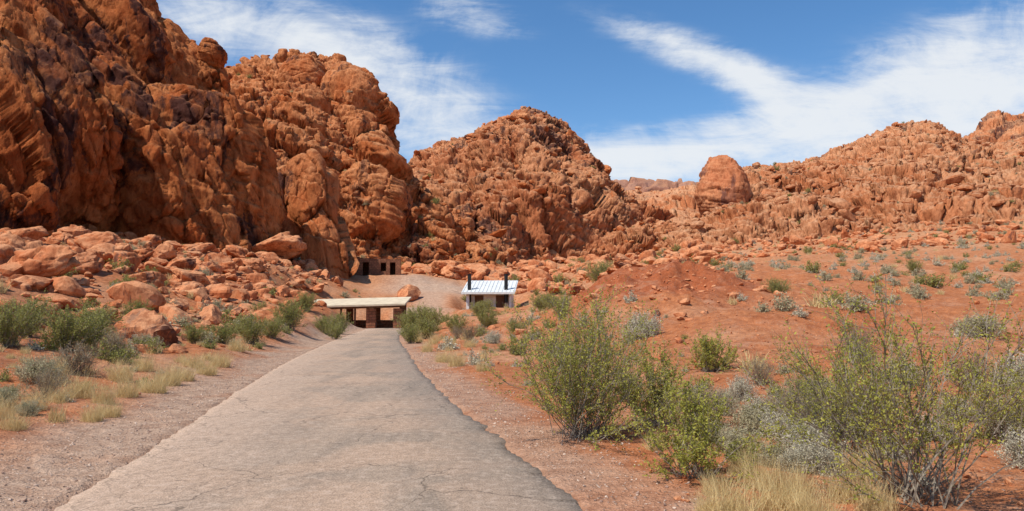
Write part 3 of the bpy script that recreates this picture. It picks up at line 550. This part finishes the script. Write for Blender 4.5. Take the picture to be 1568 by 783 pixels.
# ---------------------------------------------------------------- light / world / camera
el=math.radians(56); hx,hy=-.80,-.60; S=Vector((hx*math.cos(el),hy*math.cos(el),math.sin(el)))
sl=bpy.data.lights.new('sun','SUN'); sl.energy=5.0; sl.angle=math.radians(.5); sl.color=(1,.95,.86); so=bpy.data.objects.new('sun',sl); bpy.context.scene.collection.objects.link(so); so.rotation_euler=S.to_track_quat('Z','Y').to_euler()
wd=bpy.data.worlds.new('World'); bpy.context.scene.world=wd; wd.use_nodes=True; t=NT(wd.node_tree); bg=t.n['Background']
sky=t.n.new('ShaderNodeTexSky'); sky.sky_type='NISHITA'; sky.sun_disc=False; sky.sun_elevation=el; sky.sun_rotation=math.atan2(hx,hy)%(2*math.pi); sky.air_density=1.0; sky.dust_density=.3; sky.ozone_density=2.5; sky.altitude=600
g=t.n.new('ShaderNodeTexCoord').outputs['Generated']; sx=t.n.new('ShaderNodeSeparateXYZ'); t.l.new(g,sx.inputs[0])
yy=t.m('MAXIMUM',t.m('ABSOLUTE',sx.outputs[1]),.05); a=t.m('DIVIDE',sx.outputs[0],yy); e=t.m('DIVIDE',sx.outputs[2],yy)
tot=None
for (px,py,su,sv,ang,stg) in [(1230,195,340,48,15,.9),(1460,120,230,80,22,1.0),(1080,90,160,28,-22,.75),(610,125,210,55,-28,.66),(420,55,220,50,-14,.7),(720,22,80,26,-15,.75),(960,240,140,36,0,.95),(660,215,120,40,-10,.55),(1200,150,120,28,-30,.7),(1560,200,200,60,5,.8)]:
    a0,e0=ray(px,py); th=math.radians(ang); A0=t.m('SUBTRACT',a,float(a0)); E0=t.m('SUBTRACT',e,float(e0))
    u=t.m('ADD',t.m('MULTIPLY',A0,math.cos(th)*FPX/su),t.m('MULTIPLY',E0,math.sin(th)*FPX/su)); v=t.m('SUBTRACT',t.m('MULTIPLY',E0,math.cos(th)*FPX/sv),t.m('MULTIPLY',A0,math.sin(th)*FPX/sv))
    q=t.m('MULTIPLY',t.m('EXPONENT',t.m('MULTIPLY',t.m('ADD',t.m('MULTIPLY',u,u),t.m('MULTIPLY',v,v)),-1.)),stg)
    tot=q if tot is None else t.m('ADD',tot,q)
cb=t.n.new('ShaderNodeCombineXYZ'); t.set(cb.inputs[0],a); t.set(cb.inputs[1],e)
v1=t.mapping(cb.outputs[0],rot=(0,0,math.radians(-18)),scale=(2.6,9,1)); v2=t.mapping(cb.outputs[0],rot=(0,0,math.radians(22)),scale=(3,12,1))
na_=t.noise(v1,1.9,6,.66,1.2); nb_=t.noise(v2,2.0,6,.66,1.0); nc_=t.noise(cb.outputs[0],6,7,.66,.8)
nn=t.m('ADD',t.m('ADD',t.m('MULTIPLY',na_,.36),t.m('MULTIPLY',nb_,.32)),t.m('MULTIPLY',nc_,.42))
dens=t.ss(.38,1.3,t.m('ADD',t.m('MULTIPLY',t.m('MINIMUM',tot,1.1),.64),t.m('MULTIPLY',t.m('SUBTRACT',nn,.36),2.6)))
dens=t.m('MULTIPLY',dens,t.ss(.02,.35,tot))
hs=t.n.new('ShaderNodeHueSaturation'); t.l.new(sky.outputs[0],hs.inputs['Color']); hs.inputs['Saturation'].default_value=1.22; hs.inputs['Value'].default_value=1.08
col=t.mix(t.m('MULTIPLY',dens,.92),hs.outputs[0],(6.1,6.3,6.5))
t.set(bg.inputs[0],col); bg.inputs[1].default_value=.14
cam=bpy.data.cameras.new('camera'); cam.sensor_width=36; cam.lens=36*FPX/1568; cam.clip_start=.05; cam.clip_end=12000
co=bpy.data.objects.new('camera',cam); bpy.context.scene.collection.objects.link(co); co.location=(0,0,EYE); co.rotation_euler=(math.pi/2+PITCH,0,0); bpy.context.scene.camera=co
sc=bpy.context.scene; sc.view_settings.view_transform='Standard'; sc.view_settings.look='None'; sc.view_settings.exposure=0
